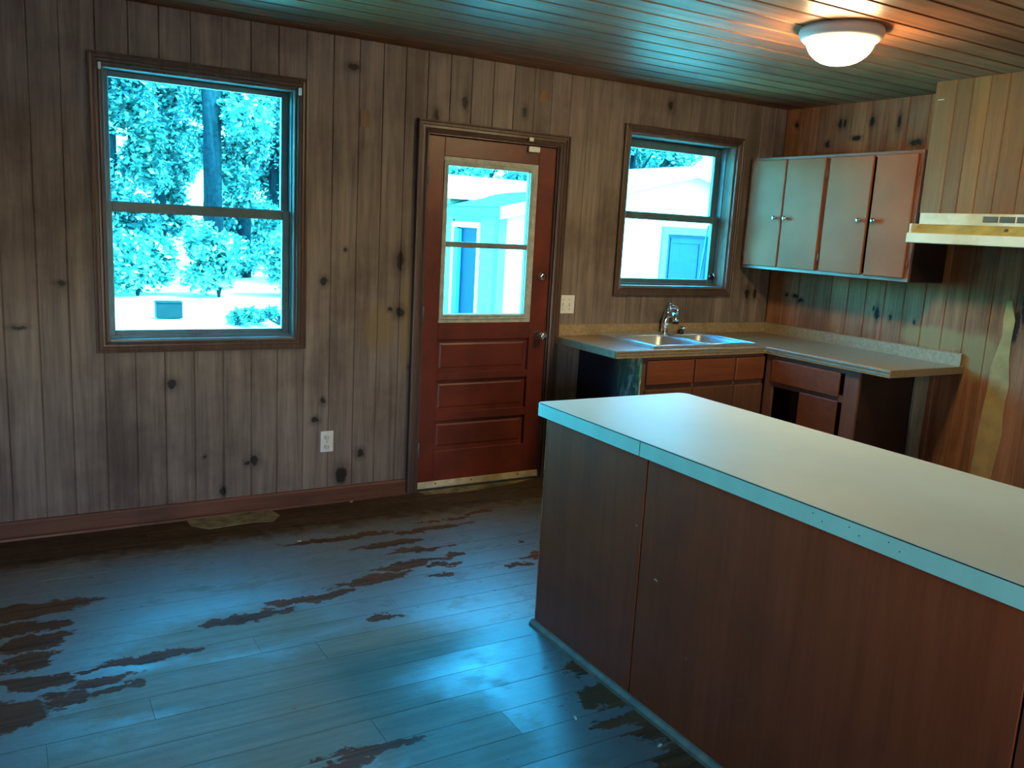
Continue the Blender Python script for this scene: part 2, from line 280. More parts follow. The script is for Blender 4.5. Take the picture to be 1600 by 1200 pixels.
# ------------------------------------------------------------------ mesh helpers
class MB:
    def __init__(s): s.bm = bmesh.new()
    def box(s, x0, x1, y0, y1, z0, z1, bev=0):
        r = bmesh.ops.create_cube(s.bm, size=1)
        for v in r['verts']: v.co = Vector(((x0+x1)/2+v.co.x*(x1-x0), (y0+y1)/2+v.co.y*(y1-y0), (z0+z1)/2+v.co.z*(z1-z0)))
        if bev:
            es = list({e for v in r['verts'] for e in v.link_edges})
            bmesh.ops.bevel(s.bm, geom=es, offset=bev, segments=1, affect='EDGES', profile=.5)
        return s
    def loft(s, rings, cap=True, smooth=True, closed=True):
        vs = [[s.bm.verts.new(p) for p in r] for r in rings]; n = len(rings[0])
        for a, b in zip(vs, vs[1:]):
            for i in range(n if closed else n-1):
                f = s.bm.faces.new((a[i], a[(i+1) % n], b[(i+1) % n], b[i])); f.smooth = smooth
        if cap:
            s.bm.faces.new(vs[0][::-1]); s.bm.faces.new(vs[-1])
        return s
    def tube(s, pts, radii, seg=12):
        pts = [Vector(p) for p in pts]; rings = []
        if not hasattr(radii, '__len__'): radii = [radii]*len(pts)
        for i, p in enumerate(pts):
            d = (pts[min(i+1, len(pts)-1)]-pts[max(i-1, 0)]).normalized()
            a = d.cross(Vector((0, 0, 1))); a = a if a.length > 1e-3 else d.cross(Vector((0, 1, 0))); a.normalize(); b = d.cross(a)
            rings.append([p+(a*math.cos(t)+b*math.sin(t))*radii[i] for t in (2*math.pi*k/seg for k in range(seg))])
        return s.loft(rings)
    def lathe(s, c, prof, axis='Z', seg=32):
        """prof: (radius, height along the axis)"""
        A = {'Z': (Vector((1, 0, 0)), Vector((0, 1, 0)), Vector((0, 0, 1))), 'Y': (Vector((1, 0, 0)), Vector((0, 0, 1)), Vector((0, -1, 0))), 'X': (Vector((0, 1, 0)), Vector((0, 0, 1)), Vector((-1, 0, 0)))}[axis]
        c = Vector(c)
        return s.loft([[c+(A[0]*math.cos(2*math.pi*k/seg)+A[1]*math.sin(2*math.pi*k/seg))*max(r, 1e-4)+A[2]*h for k in range(seg)] for r, h in prof])
    def prism(s, poly, vec, smooth=False):
        vec = Vector(vec); return s.loft([[Vector(p) for p in poly], [Vector(p)+vec for p in poly]], smooth=smooth)
    def mesh(s, name, fix=True):
        if fix: bmesh.ops.recalc_face_normals(s.bm, faces=s.bm.faces)
        me = bpy.data.meshes.new(name); s.bm.to_mesh(me); s.bm.free(); return me

def link(name, me, mat, parent=None, loc=None, kind=None, label=None):
    if mat and not me.materials: me.materials.append(M[mat] if isinstance(mat, str) else mat)
    o = bpy.data.objects.new(name, me); COL.objects.link(o)
    if parent is not None:
        o.parent = parent; base = Vector((0, 0, 0)); q = parent
        while q is not None: base += q.location; q = q.parent
        o.location = Vector(loc or (0, 0, 0)) - base
    elif loc: o.location = loc
    if kind: o['kind'] = kind
    if label: o['label'] = label
    return o
def part(name, mb, mat, parent, **kw): return link(name, mb.mesh(name), mat, parent, **kw)
def thing(name, label, cat, loc=(0, 0, 0), group=None, kind=None):
    o = bpy.data.objects.new(name, None); COL.objects.link(o); o.location = loc; o.empty_display_size = .1
    o['label'] = label; o['category'] = cat
    if group: o['group'] = group
    if kind: o['kind'] = kind
    return o
def struct(name, loc=(0, 0, 0)):
    o = bpy.data.objects.new(name, None); COL.objects.link(o); o.location = loc; o['kind'] = 'structure'; return o
def sbox(*a, bev=.002): return MB().box(*a, bev=bev)

# ------------------------------------------------------------------ room shell
XL, XR, YF, H, T = -3.6, 2.734, -6.4, 2.472, .16
HOLES = [(-1.635, -.735, .925, 2.188), (-.012, .85, -.01, 2.052), (1.372, 2.288, 1.222, 2.187)]

def rects(u0, u1, z0, z1, holes):
    us = sorted({u0, u1} | {h for a in holes for h in a[:2] if u0 < h < u1}); zs = sorted({z0, z1} | {h for a in holes for h in a[2:] if z0 < h < z1})
    out = []
    for a, b in zip(us, us[1:]):
        run = None
        for c, d in zip(zs, zs[1:]):
            um, zm = (a+b)/2, (c+d)/2
            solid = not any(h[0] < um < h[1] and h[2] < zm < h[3] for h in holes)
            if solid: run = [c, d] if run is None else [run[0], d]
            if not solid and run: out.append((a, b, *run)); run = None
        if run: out.append((a, b, *run))
    return out
def plank_mb(rs, u0, u1, tf, g=.005, th=.018, dp=None):
    dp = dp or g
    m = MB()
    for a, b, c, d in rs:
        l = g if abs(a-u0) < 1e-6 else 0; r = g if abs(b-u1) < 1e-6 else 0
        prof = [(a, th), (a, dp if l else 0), (a+l, 0), (b-r, 0), (b, dp if r else 0), (b, th)]
        if not l: prof.pop(1)
        if not r: prof.pop(-2)
        m.loft([[tf(u, q, c) for u, q in prof], [tf(u, q, d) for u, q in prof]], smooth=False)
    return m

wb = struct('wall_back')
bk = MB()
for a, b, c, d in rects(XL, XR+.12, -.05, H+.1, HOLES): bk.box(a, b, .018, T, c, d)
part('wall_backing', bk, 'wall_dark', wb)
G = [-1.919, -1.795, -1.652, -1.515, -1.384, -1.245, -1.104, -.965, -.83, -.69, -.549, -.41, -.278, -.15, -.022, .114, .246, .383, .520, .655, .775, .909, 1.042, 1.174, 1.312, 1.443, 1.572, 1.70, 1.837, 1.97, 2.101, 2.235, 2.365, 2.5, 2.62, 2.734]
g = G[0]
while g > XL+.02: g = max(XL, g-.1385); G.insert(0, g)
for a, b in zip(G, G[1:]):
    rs = rects(0, b-a, .0, H, [(h[0]-a, h[1]-a, h[2], h[3]) for h in HOLES if h[0] < b and h[1] > a])
    if rs: link('plank', plank_mb(rs, 0, b-a, lambda u, q, z: (u, q, z)).mesh('plank'), 'wall_back', wb, (a, 0, 0))
part('wood_patch', MB().prism([(-.40, -.004, 2.04), (-.352, -.004, 2.04), (-.352, -.004, 2.125), (-.40, -.004, 2.125)], (0, .006, 0)), 'patch_wood', wb)
part('wood_patch', MB().prism([(.685, -.003, 2.295), (.755, -.003, 2.3), (.76, -.003, 2.362), (.70, -.003, 2.355)], (0, .005, 0)), 'patch_wood', wb)

wr = struct('wall_right')
part('wall_backing', sbox(XR+.018, XR+.12, YF, T, -.05, H+.1, bev=0), 'wall_dark', wr)
pm = plank_mb([(0, .1375, 0, H)], 0, .1375, lambda u, q, z: (q, -u, z)).mesh('plank'); pm.materials.append(M['wall_right'])
for i in range(30): link('plank', pm, None, wr, (XR, -.1375*i, 0))
pm2 = sbox(XR, XR+.018, YF, -.1375*30, 0, H, bev=0); part('plank_run', pm2, 'wall_right', wr)
HL = []
HF = [(-2.3, -1.5, 1.0, 1.9)]
wl = struct('wall_left'); m = MB()
for a, b, c, d in rects(YF, T, -.05, H+.1, HL): m.box(XL-.12, XL, a, b, c, d)
part('wall_board', m, 'wall_dark', wl)
wf = struct('wall_front'); m = MB()
for a, b, c, d in rects(XL-.12, XR+.12, -.05, H+.1, HF): m.box(a, b, YF-.12, YF, c, d)
part('wall_board', m, 'wall_dark', wf)
def fill_window(name, axis, u0, u1, z0, z1, d):
    """a simple double-hung window in the walls behind the camera"""
    W = struct(name, (d, (u0+u1)/2, z0) if axis == 'x' else ((u0+u1)/2, d, z0)); mid = (z0+z1)/2; m = MB(); pn = []
    def bx(mm, a, b, p, q, c, e): mm.box(*((p, q, a, b) if axis == 'x' else (a, b, p, q)), c, e, .002)
    for a, b, c, e in ((u0, u0+.05, z0, z1), (u1-.05, u1, z0, z1), (u0+.05, u1-.05, z0, z0+.05), (u0+.05, u1-.05, z1-.05, z1), (u0+.05, u1-.05, mid-.025, mid+.025)): bx(m, a, b, d-.02, d+.02, c, e)
    part('sash', m, 'casing', W)
    for c, e in ((z0+.05, mid-.025), (mid+.025, z1-.05)):
        m = MB(); bx(m, u0+.05, u1-.05, d-.002, d+.002, c, e); part('pane', m, 'glass_clear', W)
for i, h in enumerate(HF): fill_window('window_%d' % (3+i), 'y', *h, YF-.06)  # rear window is an unseen addition that brightens the room

ce = struct('ceiling')
part('ceiling_deck', sbox(XL-1.0, XR+.5, YF-1.9, T+.45, H+.016, H+.14, bev=0), 'wall_dark', ce)  # deep overhang past the front wall added to keep sun off the rear window
cm = plank_mb([(0, .143, 0, XR-XL)], 0, .143, lambda u, q, z: (z, -u, q), g=.009, th=.016, dp=.0135).mesh('ceiling_board'); cm.materials.append(M['ceiling'])
for i in range(44): link('ceiling_board', cm, None, ce, (XL, -.004-.143*i, H))

fl = struct('floor')
part('subfloor', sbox(XL, XR, YF, .02, -.06, -.016, bev=0), 'void', fl)
meshes = {}
for i in range(46):
    y = -.14*i; x = XL; ln = [1.1, 2.3, 1.6, 2.9, 1.9, .8, 2.5][(i*5) % 7]
    while x < XR-1e-4:
        L = min(ln, XR-x)
        if XR-x-L < .5: L = XR-x
        key = round(L, 3)
        if key not in meshes:
            me = plank_mb([(0, .14, 0, L-.0015)], 0, .14, lambda u, q, z: (z, -u, -q), g=.0012, th=.016, dp=.014).mesh('floor_board'); me.materials.append(M['floor']); meshes[key] = me
        link('floor_board', meshes[key], None, fl, (x, y, 0)); x += L; ln = [2.4, 1.7, 2.9, 2.1, 1.3][(i*3+int(x*7)) % 5]
part('floor_patch', MB().prism([(-1.30, -.016, .0), (-1.29, -.12, .0), (-1.22, -.195, .0), (-1.0, -.175, .0), (-.90, -.20, .0), (-.845, -.12, .0), (-.87, -.016, .0)], (0, 0, .004)), 'rough_patch', fl)
part('floor_patch', MB().prism([(.0, -.01, .0), (.02, -.075, .0), (.3, -.10, .0), (.62, -.06, .0), (.8, -.01, .0)], (0, 0, .003)), 'rough_patch', fl)

bb = struct('baseboard_back')
for a, b in ((XL, -.077), ):
    part('board', MB().prism([(a, 0, 0), (a, -.014, 0), (a, -.014, .078), (a, -.009, .088), (a, 0, .09)], (b-a, 0, 0)), 'baseboard', bb)
    part('shoe_strip', MB().prism([(a, -.014, 0), (a, -.026, 0), (a, -.024, .01), (a, -.014, .016)], (b-a, 0, 0)), 'baseboard', bb)

# ------------------------------------------------------------------ windows and door
CAS = [(0, 0), (0, .016), (.006, .02), (.012, .016), (.02, .016), (.024, .021), (.034, .019), (.042, .024), (.05, .022), (.05, 0)]
def casing(x0, x1, z0, z1, parent, prof=CAS, sides='LRTB', mat='casing', y=0.0, name='casing'):
    for s in sides:
        def pt(d, h, e):
            zb = z0-d if 'B' in sides else z0
            if s == 'L': return (x0-d, y-h, zb if e == 0 else z1+d)
            if s == 'R': return (x1+d, y-h, zb if e == 0 else z1+d)
            if s == 'T': return (x0-d if e == 0 else x1+d, y-h, z1+d)
            return (x0-d if e == 0 else x1+d, y-h, z0-d)
        part(name, MB().loft([[pt(d, h, 0) for d, h in prof], [pt(d, h, 1) for d, h in prof]], smooth=False), mat, parent)
def sash(parent, x0, x1, z0, z1, y, gx0, gx1, gz0, gz1, mat, th=.028):
    m = MB(); m.box(x0, gx0, y, y+th, z0, z1, bev=.003).box(gx1, x1, y, y+th, z0, z1, bev=.003)
    m.box(gx0, gx1, y+.001, y+th-.001, z0, gz0, bev=.003).box(gx0, gx1, y+.001, y+th-.001, gz1, z1, bev=.003)
    o = part('sash', m, mat, parent)
    part('pane', MB().box(gx0-.004, gx1+.004, y+th/2-.002, y+th/2+.002, gz0-.004, gz1+.004), 'glass', o)
    return o
def window(name, h, gx0, gx1, up, lo, ysash, mat):
    x0, x1, z0, z1 = h; W = struct(name, ((x0+x1)/2, 0, z0))
    casing(x0, x1, z0, z1, W)
    t = .012
    part('jamb', sbox(x0, x0+t, .0, T, z0, z1, bev=.001), 'jamb', W); part('jamb', sbox(x1-t, x1, .0, T, z0, z1, bev=.001), 'jamb', W)
    part('head', sbox(x0+t, x1-t, .0, T, z1-t, z1, bev=.001), 'jamb', W)
    part('sill', sbox(x0+t, x1-t, -.004, T+.03, z0, z0+t, bev=.002), 'alum', W)
    a, b = x0+t, x1-t
    mid = (up[0]+lo[1])/2
    sash(W, a+.006, b-.006, mid-.018, z1-t, ysash+.031, gx0, gx1, up[0], up[1], mat)
    sash(W, a+.006, b-.006, z0+t, mid+.022, ysash, gx0, gx1, lo[0], lo[1], mat)
    for s in (a, b-.006): part('track', sbox(s, s+.006, ysash-.02, ysash+.062, z0+t, z1-t, bev=.001), 'alum_dark', W)
    part('sash_stop', MB().box(a+.006, b-.006, ysash-.022, ysash-.006, z0+t, z0+t+.014, bev=.002), mat, W)
    return W
W1 = window('window_1', HOLES[0], -1.592, -.79, (1.586, 2.148), (.972, 1.536), .06, 'alum_dark')
W2 = window('window_2', HOLES[2], 1.43, 2.222, (1.712, 2.116), (1.275, 1.662), .10, 'alum_dark')
part('screen_edge', MB().tube([(2.236, .15, 1.65), (2.196, .15, 1.27)], .006, 8), 'alum', W2, label='leaning pale screen edge')
l = part('latch', MB().lathe((2.252, .10, 1.298), [(.0, 0), (.02, 0), (.024, .008), (.018, .018), (.012, .02)], 'Y', 20), 'black', W2)
part('latch_lever', MB().tube([(2.252, .078, 1.322), (2.262, .07, 1.298), (2.256, .075, 1.272)], [.004, .006, .004], 8), 'chrome', l)
for zz in (2.196, ):
    part('bracket', sbox(-.735, -.722, -.034, -.02, 2.155, 2.19, bev=.002), 'white', W1); part('bracket', sbox(-1.645, -1.632, -.034, -.02, 2.16, 2.19, bev=.002), 'white', W1)

D = struct('door_1', (.42, 0, 0))
DC = [(0, 0), (0, .014), (.01, .02), (.018, .014), (.024, .02), (.036, .02), (.04, .026), (.052, .024), (.056, .03), (.064, .028), (.066, 0)]
casing(-.012, .85, 0, 2.052, D, DC, 'LRT')
part('jamb', sbox(-.012, 0, 0, T, 0, 2.052, bev=.001), 'casing', D); part('jamb', sbox(.842, .85, 0, T, 0, 2.052, bev=.001), 'casing', D)
part('head', sbox(0, .842, 0, T, 2.044, 2.052, bev=.001), 'casing', D)
for q in ((.002, .012, .055, .075, .0, 2.044), (.83, .84, .055, .075, .0, 2.044), (.012, .83, .055, .075, 2.02, 2.044)): part('door_stop', sbox(*q, bev=.001), 'casing', D)
part('threshold', sbox(0, .842, .0, T, -.01, .008, bev=.002), 'void', D)
dy0, dy1 = .012, .052
sl = MB()
sl.box(.003, .102, dy0, dy1, .012, 2.04, .003).box(.722, .839, dy0, dy1, .012, 2.04, .003)
PZ = [(.235, .416), (.468, .658), (.706, .9)]
for a, b in ((.012, .235), (.416, .468), (.658, .706), (.9, 1.0), (1.935, 2.04)): sl.box(.1015, .7225, dy0, dy1, a, b, .003)
slab = part('slab', sl, 'door', D)
for a, b in PZ:
    m = MB(); e = [(.0, .020), (.014, .024), (.032, .016), (.04, .016)]
    rings = [[(.102+d, dy0+q, a+d), (.722-d, dy0+q, a+d), (.722-d, dy0+q, b-d), (.102+d, dy0+q, b-d)] for d, q in e]
    m.loft(rings, smooth=False); part('door_panel', m, 'door', slab)
casing(.127, .667, 1.05, 1.886, slab, [(0, -.012), (0, .006), (.008, .010), (.020, .004), (.026, .006), (.028, -.012)], 'LRTB', 'putty', y=dy0, name='glass_bead')
part('glazing_bar', sbox(.127, .667, dy0-.004, dy0+.03, 1.434, 1.466, bev=.004), 'alum', slab)
fr = MB().box(.10, .127, dy0+.004, dy1, 1.0, 1.936).box(.667, .724, dy0+.004, dy1, 1.0, 1.936).box(.127, .667, dy0+.004, dy1, 1.0, 1.05).box(.127, .667, dy0+.004, dy1, 1.886, 1.936)
part('glass_frame', fr, 'putty', slab)
part('pane', MB().box(.125, .669, .03, .034, 1.464, 1.888), 'glass', slab); part('pane', MB().box(.125, .669, .03, .034, 1.048, 1.436), 'glass', slab)
part('sweep', sbox(.004, .838, dy0-.008, dy0, .012, .052, bev=.002), 'cream', D)
for x in (.12, .36, .69): part('screw', MB().lathe((x, dy0-.008, .036), [(.005, 0), (.005, .002), (.002, .003)], 'Y', 10), 'black', D)
for z, nm in ((.918, 'door_knob'), (1.28, 'deadbolt')):
    x = .788
    if nm == 'door_knob':
        part(nm, MB().lathe((x, dy0, z), [(.03, 0), (.031, .004), (.016, .008), (.012, .03), (.022, .038), (.028, .05), (.027, .064), (.016, .072), (.0, .073)], 'Y', 28), 'chrome', D)
    else:
        o = part(nm, MB().lathe((x, dy0, z), [(.029, 0), (.03, .006), (.024, .012), (.022, .018), (.0, .019)], 'Y', 28), 'chrome', D)
        part('thumb_turn', sbox(x-.005, x+.005, dy0-.036, dy0-.016, z-.016, z+.016, bev=.003), 'chrome', o)
for z in (.25, 1.05, 1.82):
    part('hinge', MB().tube([(.0, .004, z-.045), (.0, .004, z+.045)], .006, 10), 'alum_dark', D)

# ------------------------------------------------------------------ small fittings on the back wall
t = thing('door_sensor', 'small white door alarm sensor at the top edge of the red door', 'sensor', (.68, 0, 2.02))
part('sensor_case', sbox(.635, .712, dy0-.022, dy0-.001, 2.004, 2.036, bev=.003), 'white', t)
part('magnet', sbox(.62, .65, -.034, -.021, 2.062, 2.082, bev=.002), 'white', t)
t = thing('light_switch', 'white double light switch plate between the door and the sink', 'switch', (.968, 0, 1.05))
part('plate', sbox(.908, 1.03, -.008, -.001, 1.052, 1.168, bev=.003), 'white', t)
for x in (.944, .992): part('toggle', sbox(x-.005, x+.005, -.018, -.007, 1.10, 1.122, bev=.002), 'white', t)
for x in (.944, .992):
    for z in (1.08, 1.14): part('screw', MB().lathe((x, -.008, z), [(.0035, 0), (.0035, .001), (.001, .0015)], 'Y', 8), 'slot', t)
t = thing('wall_outlet', 'white duplex power outlet low on the wall left of the door', 'outlet', (-.556, 0, .293))
part('plate', sbox(-.593, -.519, -.008, -.001, .293, .411, bev=.003), 'white', t)
for z in (.325, .379):
    o = part('socket', MB().lathe((-.556, -.008, z), [(.017, 0), (.017, .002), (.0, .0025)], 'Y', 20), 'white', t)
    for x in (-.562, -.55): part('slot', sbox(x-.0012, x+.0012, -.0115, -.010, z-.004, z+.006, bev=0), 'slot', o)
part('screw', MB().lathe((-.556, -.008, .352), [(.003, 0), (.003, .001), (.001, .0015)], 'Y', 8), 'slot', t)

# ------------------------------------------------------------------ ceiling lamp, plus an added fill lamp
def dome(lc, label, mat):
    t = thing('ceiling_lamp', label, 'lamp', lc)
    part('base', MB().lathe(lc, [(.12, 0), (.17, -.001), (.175, -.018), (.168, -.038), (.150, -.055), (.132, -.055)], 'Z', 48), 'lamp_base', t)
    part('glass_bowl', MB().lathe(lc, [(.136, -.05)]+[(.138*math.cos(a)**.85, -.055-.092*math.sin(a)**1.15) for a in [i*math.pi/2/9 for i in range(10)]], 'Z', 48), mat, t)
dome((1.08, -1.79, H), 'lit flush white dome lamp on the plank ceiling near the small window', 'lamp_glow')
dome((.95, -5.1, H), 'second lit dome lamp on the plank ceiling above the near end of the peninsula', 'lamp_glow_dim')  # off-camera lamp added to warm and brighten the room

# ------------------------------------------------------------------ wall cabinet, soffit, hood
CX = 2.404
t = thing('wall_cabinet', 'brown four-door wall cabinet hung beside the small window', 'cabinet', (2.57, -.69, 1.377))
y0, y1 = -.03, -1.335
bd = MB().box(CX+.02, XR-.001, y1, y1+.018, 1.377, 2.115, .001).box(CX+.02, XR-.001, y0-.018, y0, 1.377, 2.115, .001).box(CX+.02, XR-.001, y1+.018, y0-.018, 1.39, 1.405).box(CX+.02, XR-.001, y1+.018, y0-.018, 2.1, 2.115)
part('carcass', bd, 'cab_side', t)
ff = MB(); DY = [(-.062, -.362), (-.372, -.680), (-.712, -1.024), (-1.046, -1.312)]
ff.box(CX, CX+.02, y1, y0, 1.377, 1.41, .002).box(CX, CX+.02, y1, y0, 2.085, 2.115, .002)
for a, b in ((-1.335, -1.30), (-.72, -.672), (-.075, -.03)): ff.box(CX+.0005, CX+.0195, a, b, 1.41, 2.085, .001)
part('face_frame', ff, 'cab_frame', t)
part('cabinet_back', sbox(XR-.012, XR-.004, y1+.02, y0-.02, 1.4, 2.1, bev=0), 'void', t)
for k, (a, b) in enumerate(DY):
    d = part('door', MB().box(CX-.02, CX-.001, b, a, 1.398, 2.096, .004), 'cab_upper', t)
    ky = b+.04 if k in (0, 2) else a-.04
    part('knob', MB().lathe((CX-.02, ky, 1.718), [(.007, 0), (.007, .012), (.015, .018), (.016, .026), (.009, .033), (.0, .034)], 'X', 20), 'chrome', d)
for y in (-.692, -1.322, -.05):
    for z in (1.48, 2.0): part('hinge', MB().tube([(CX-.008, y, z-.025), (CX-.008, y, z+.025)], .005, 8), 'cab_frame', t)

SX = 2.40
t = thing('hood_soffit', 'yellow oak-plank boxed soffit above the range hood', 'soffit', (2.57, -1.75, 1.768))
SE = [-1.352, -1.478, -1.569, -1.665, -1.764, -1.885, -1.99, -2.13, -2.2]
part('soffit_box', sbox(SX+.014, XR-.001, SE[-1], -1.362, 1.772, H-.001, bev=0), 'cab_side', t)
for a, b in zip(SE, SE[1:]):
    part('plank', plank_mb([(0, a-b, 1.768, H-.001)], 0, a-b, lambda u, q, z, a=a: (SX+q, a-u, z), g=.004, th=.013), 'soffit', t)
part('side_plank', sbox(SX+.013, XR-.001, -1.362, -1.352, 1.768, H-.001, bev=.001), 'soffit', t)
part('staple', sbox(SX-.003, SX, -1.41, -1.375, 2.372, 2.376, bev=0), 'white', t)

t = thing('range_hood', 'cream range hood with a greasy slope under the oak soffit', 'range hood', (2.53, -1.82, 1.60))
ya, yb = -1.40, -2.16
part('hood_top', MB().prism([(XR-.001, ya-.01, 1.765), (2.33, ya-.01, 1.765), (2.33, ya-.01, 1.705), (XR-.001, ya-.01, 1.705)], (0, yb-ya+.02, 0)), 'hood', t)
part('hood_slope', MB().prism([(2.334, ya-.012, 1.705), (2.262, ya-.002, 1.655), (2.28, ya-.002, 1.650), (2.36, ya-.012, 1.70)], (0, yb-ya+.02, 0)), 'hood_grease', t)
part('hood_lip', MB().box(2.245, 2.262, yb, ya, 1.602, 1.655, .003).box(2.262, XR-.001, ya-.014, ya, 1.602, 1.705, .002).box(2.262, XR-.001, yb, yb+.014, 1.602, 1.705, .002), 'hood', t)
part('hood_underside', MB().box(2.264, XR-.002, yb+.015, ya-.015, 1.625, 1.635), 'vent', t)
for k in range(4):
    a = -1.772-.088*k
    o = part('vent_opening', MB().box(2.326, 2.331, a-.078, a, 1.722, 1.752, .001), 'vent', t)
    for q in range(3): part('vent_slat', MB().box(2.3235, 2.327, a-.076, a-.002, 1.727+q*.009, 1.730+q*.009), 'slot', o)
part('switch_knob', MB().lathe((2.30, -1.92, 1.682), [(.01, 0), (.01, .008), (.004, .01)], 'X', 14), 'slot', t)

# torn strip of wall facing
tp = [(-1.735, 1.31), (-1.728, 1.22), (-1.738, 1.12), (-1.722, 1.05), (-1.712, 1.0), (-1.70, .93), (-1.70, .8), (-1.69, .69), (-1.682, .5), (-1.676, .3), (-1.67, .1), (-1.79, .1), (-1.80, .32), (-1.812, .45), (-1.822, .57), (-1.81, .7), (-1.818, .85), (-1.795, 1.0), (-1.79, 1.1), (-1.795, 1.21), (-1.775, 1.27), (-1.76, 1.32)]
part('torn_patch', MB().prism([(XR-.003, y, z) for y, z in tp], (.004, 0, 0)), 'torn', wr, label='pale torn strip of wall facing')

# ------------------------------------------------------------------ L worktop, sink, faucet
CZ, CT = .913, .038
cl, cx, cy, ce_ = .895, 2.069, -.647, -1.54
sx0, sx1, sy0, sy1 = 1.2, 2.04, -.60, -.035
t = thing('worktop', 'speckled brown L-shaped kitchen worktop with low backsplash under the small window', 'countertop', (1.8, -.4, CZ-CT))
tp = MB()
a0, a1, b0, b1 = sx0+.015, sx1-.015, sy0+.015, sy1-.015
tp.box(cl, a0, cy+.008, -.001, CZ-CT, CZ).box(a1, XR-.001, cy+.008, -.001, CZ-CT, CZ).box(a0, a1, cy+.008, b0, CZ-CT, CZ).box(a0, a1, b1, -.001, CZ-CT, CZ).box(cx+.008, XR-.001, ce_, cy+.008, CZ-CT, CZ)
part('top', tp, 'counter', t)
EP = [(0, -CT-.004), (-.008, -CT-.004), (-.010, -CT+.008), (-.006, -CT+.012), (-.010, -.014), (-.006, -.010), (-.010, -.004), (-.007, .001), (0, .001)]
part('front_edge', MB().prism([(cl, cy+.008+q, CZ+z) for q, z in EP], (cx-cl+.0, 0, 0)), 'splash', t)
part('front_edge', MB().prism([(cx+.008+q, cy+.006, CZ+z) for q, z in EP], (0, ce_-cy-.006, 0)), 'splash', t)
part('end_edge', MB().box(cl-.004, cl, cy+.008, -.002, CZ-CT-.004, CZ+.001, .001), 'counter', t)
part('end_edge', MB().box(cx, XR-.002, ce_-.004, ce_, CZ-CT-.004, CZ, .001), 'counter', t)
for z in (-.008, -.026): 
    part('trim_line', MB().box(cl, cx-.004, cy-.0042, cy-.0005, CZ+z-.0022, CZ+z+.0022), 'trim_metal', t)
    part('trim_line', MB().box(cx-.0042, cx-.0005, ce_+.002, cy-.004, CZ+z-.0022, CZ+z+.0022), 'trim_metal', t)
part('backsplash', MB().box(cl+.008, XR-.024, -.022, -.001, CZ, CZ+.073, .003), 'splash', t)
part('backsplash', MB().prism([(XR-.001, -.001, CZ), (XR-.024, -.001, CZ), (XR-.022, -.001, CZ+.066), (XR-.016, -.001, CZ+.071), (XR-.001, -.001, CZ+.073)], (0, ce_+.01, 0)), 'splash', t)

t = thing('sink', 'double-bowl stainless drop-in sink set in the worktop below the small window', 'sink', (1.62, -.32, CZ))
RZ = CZ+.010
bowls = [(1.275, 1.645, -.555, -.135), (1.69, 1.985, -.555, -.135)]
rim = MB()
for a, b, c, d in rects(sx0, sx1, sy0, sy1, bowls): rim.box(a, b, c, d, CZ+.001, RZ)
part('deck', rim, 'steel', t)
for (x, X, y, Y) in ((sx0, sx1, sy0, sy0+.012), (sx0, sx1, sy1-.012, sy1), (sx0, sx0+.012, sy0+.012, sy1-.012), (sx1-.012, sx1, sy0+.012, sy1-.012)):
    part('rolled_rim', MB().box(x, X, y, Y, RZ-.001, RZ+.006, .003), 'steel', t)
for a, b, c, d in bowls:
    m = MB(); z = RZ
    prof = [(0, 0), (.006, -.006), (.012, -.14), (.04, -.165)]
    rings = []
    for q, dz in prof:
        r = .05; pts = []
        for (px, py, s) in ((a+q+r, c+q+r, 180), (b-q-r, c+q+r, 270), (b-q-r, d-q-r, 0), (a+q+r, d-q-r, 90)):
            for k in range(5): th = math.radians(s+k*22.5); pts.append((px+r*math.cos(th), py+r*math.sin(th), z+dz))
        rings.append(pts)
    m.loft(rings, cap=False)
    m.bm.faces.new([v for v in list(m.bm.verts)[-20:]])
    bo = part('bowl', m, 'steel', t)
    part('drain', MB().lathe(((a+b)/2, (c+d)/2, z-.164), [(.0, 0), (.04, 0), (.042, .002), (.03, .003), (.0, .001)], 'Z', 20), 'chrome', bo)
    part('bowl_lip', MB().tube([(a, c, RZ+.001), (b, c, RZ+.001), (b, d, RZ+.001), (a, d, RZ+.001), (a, c, RZ+.001)], .004, 6), 'steel', t)
t = thing('faucet', 'chrome single-lever faucet standing at the back of the sink', 'faucet', (1.715, -.075, RZ))
part('base', MB().lathe((1.715, -.08, RZ+.0005), [(.033, 0), (.034, .006), (.028, .012), (.024, .014)], 'Z', 24), 'chrome', t)
part('column', MB().tube([(1.715, -.08, RZ+.01), (1.717, -.08, RZ+.08), (1.728, -.084, RZ+.135), (1.738, -.09, RZ+.165)], [.024, .022, .022, .014], 20), 'chrome', t)
sp = part('spout', MB().tube([(1.724, -.09, RZ+.115), (1.716, -.125, RZ+.135), (1.705, -.17, RZ+.135), (1.697, -.20, RZ+.12), (1.694, -.21, RZ+.095)], [.018, .018, .018, .019, .02], 16), 'chrome', t)
part('spray_head', MB().lathe((1.694, -.211, RZ+.082), [(.016, 0), (.02, .003), (.02, .014), (.018, .018)], 'Z', 18), 'black', sp)
part('lever', MB().tube([(1.736, -.088, RZ+.155), (1.745, -.088, RZ+.178), (1.772, -.092, RZ+.178), (1.796, -.096, RZ+.172), (1.8, -.097, RZ+.150), (1.796, -.097, RZ+.125)], [.013, .016, .014, .014, .015, .010], 14), 'chrome', t)
part('lever_cap', MB().lathe((1.744, -.088, RZ+.175), [(.015, 0), (.014, .014), (.006, .026), (.0, .03)], 'Z', 16), 'chrome', t)
t = thing('soap_dispenser', 'short black and chrome dispenser stub beside the faucet', 'dispenser', (1.86, -.075, RZ))
part('collar', MB().lathe((1.86, -.08, RZ), [(.022, 0), (.022, .02), (.018, .026)], 'Z', 20), 'black', t)
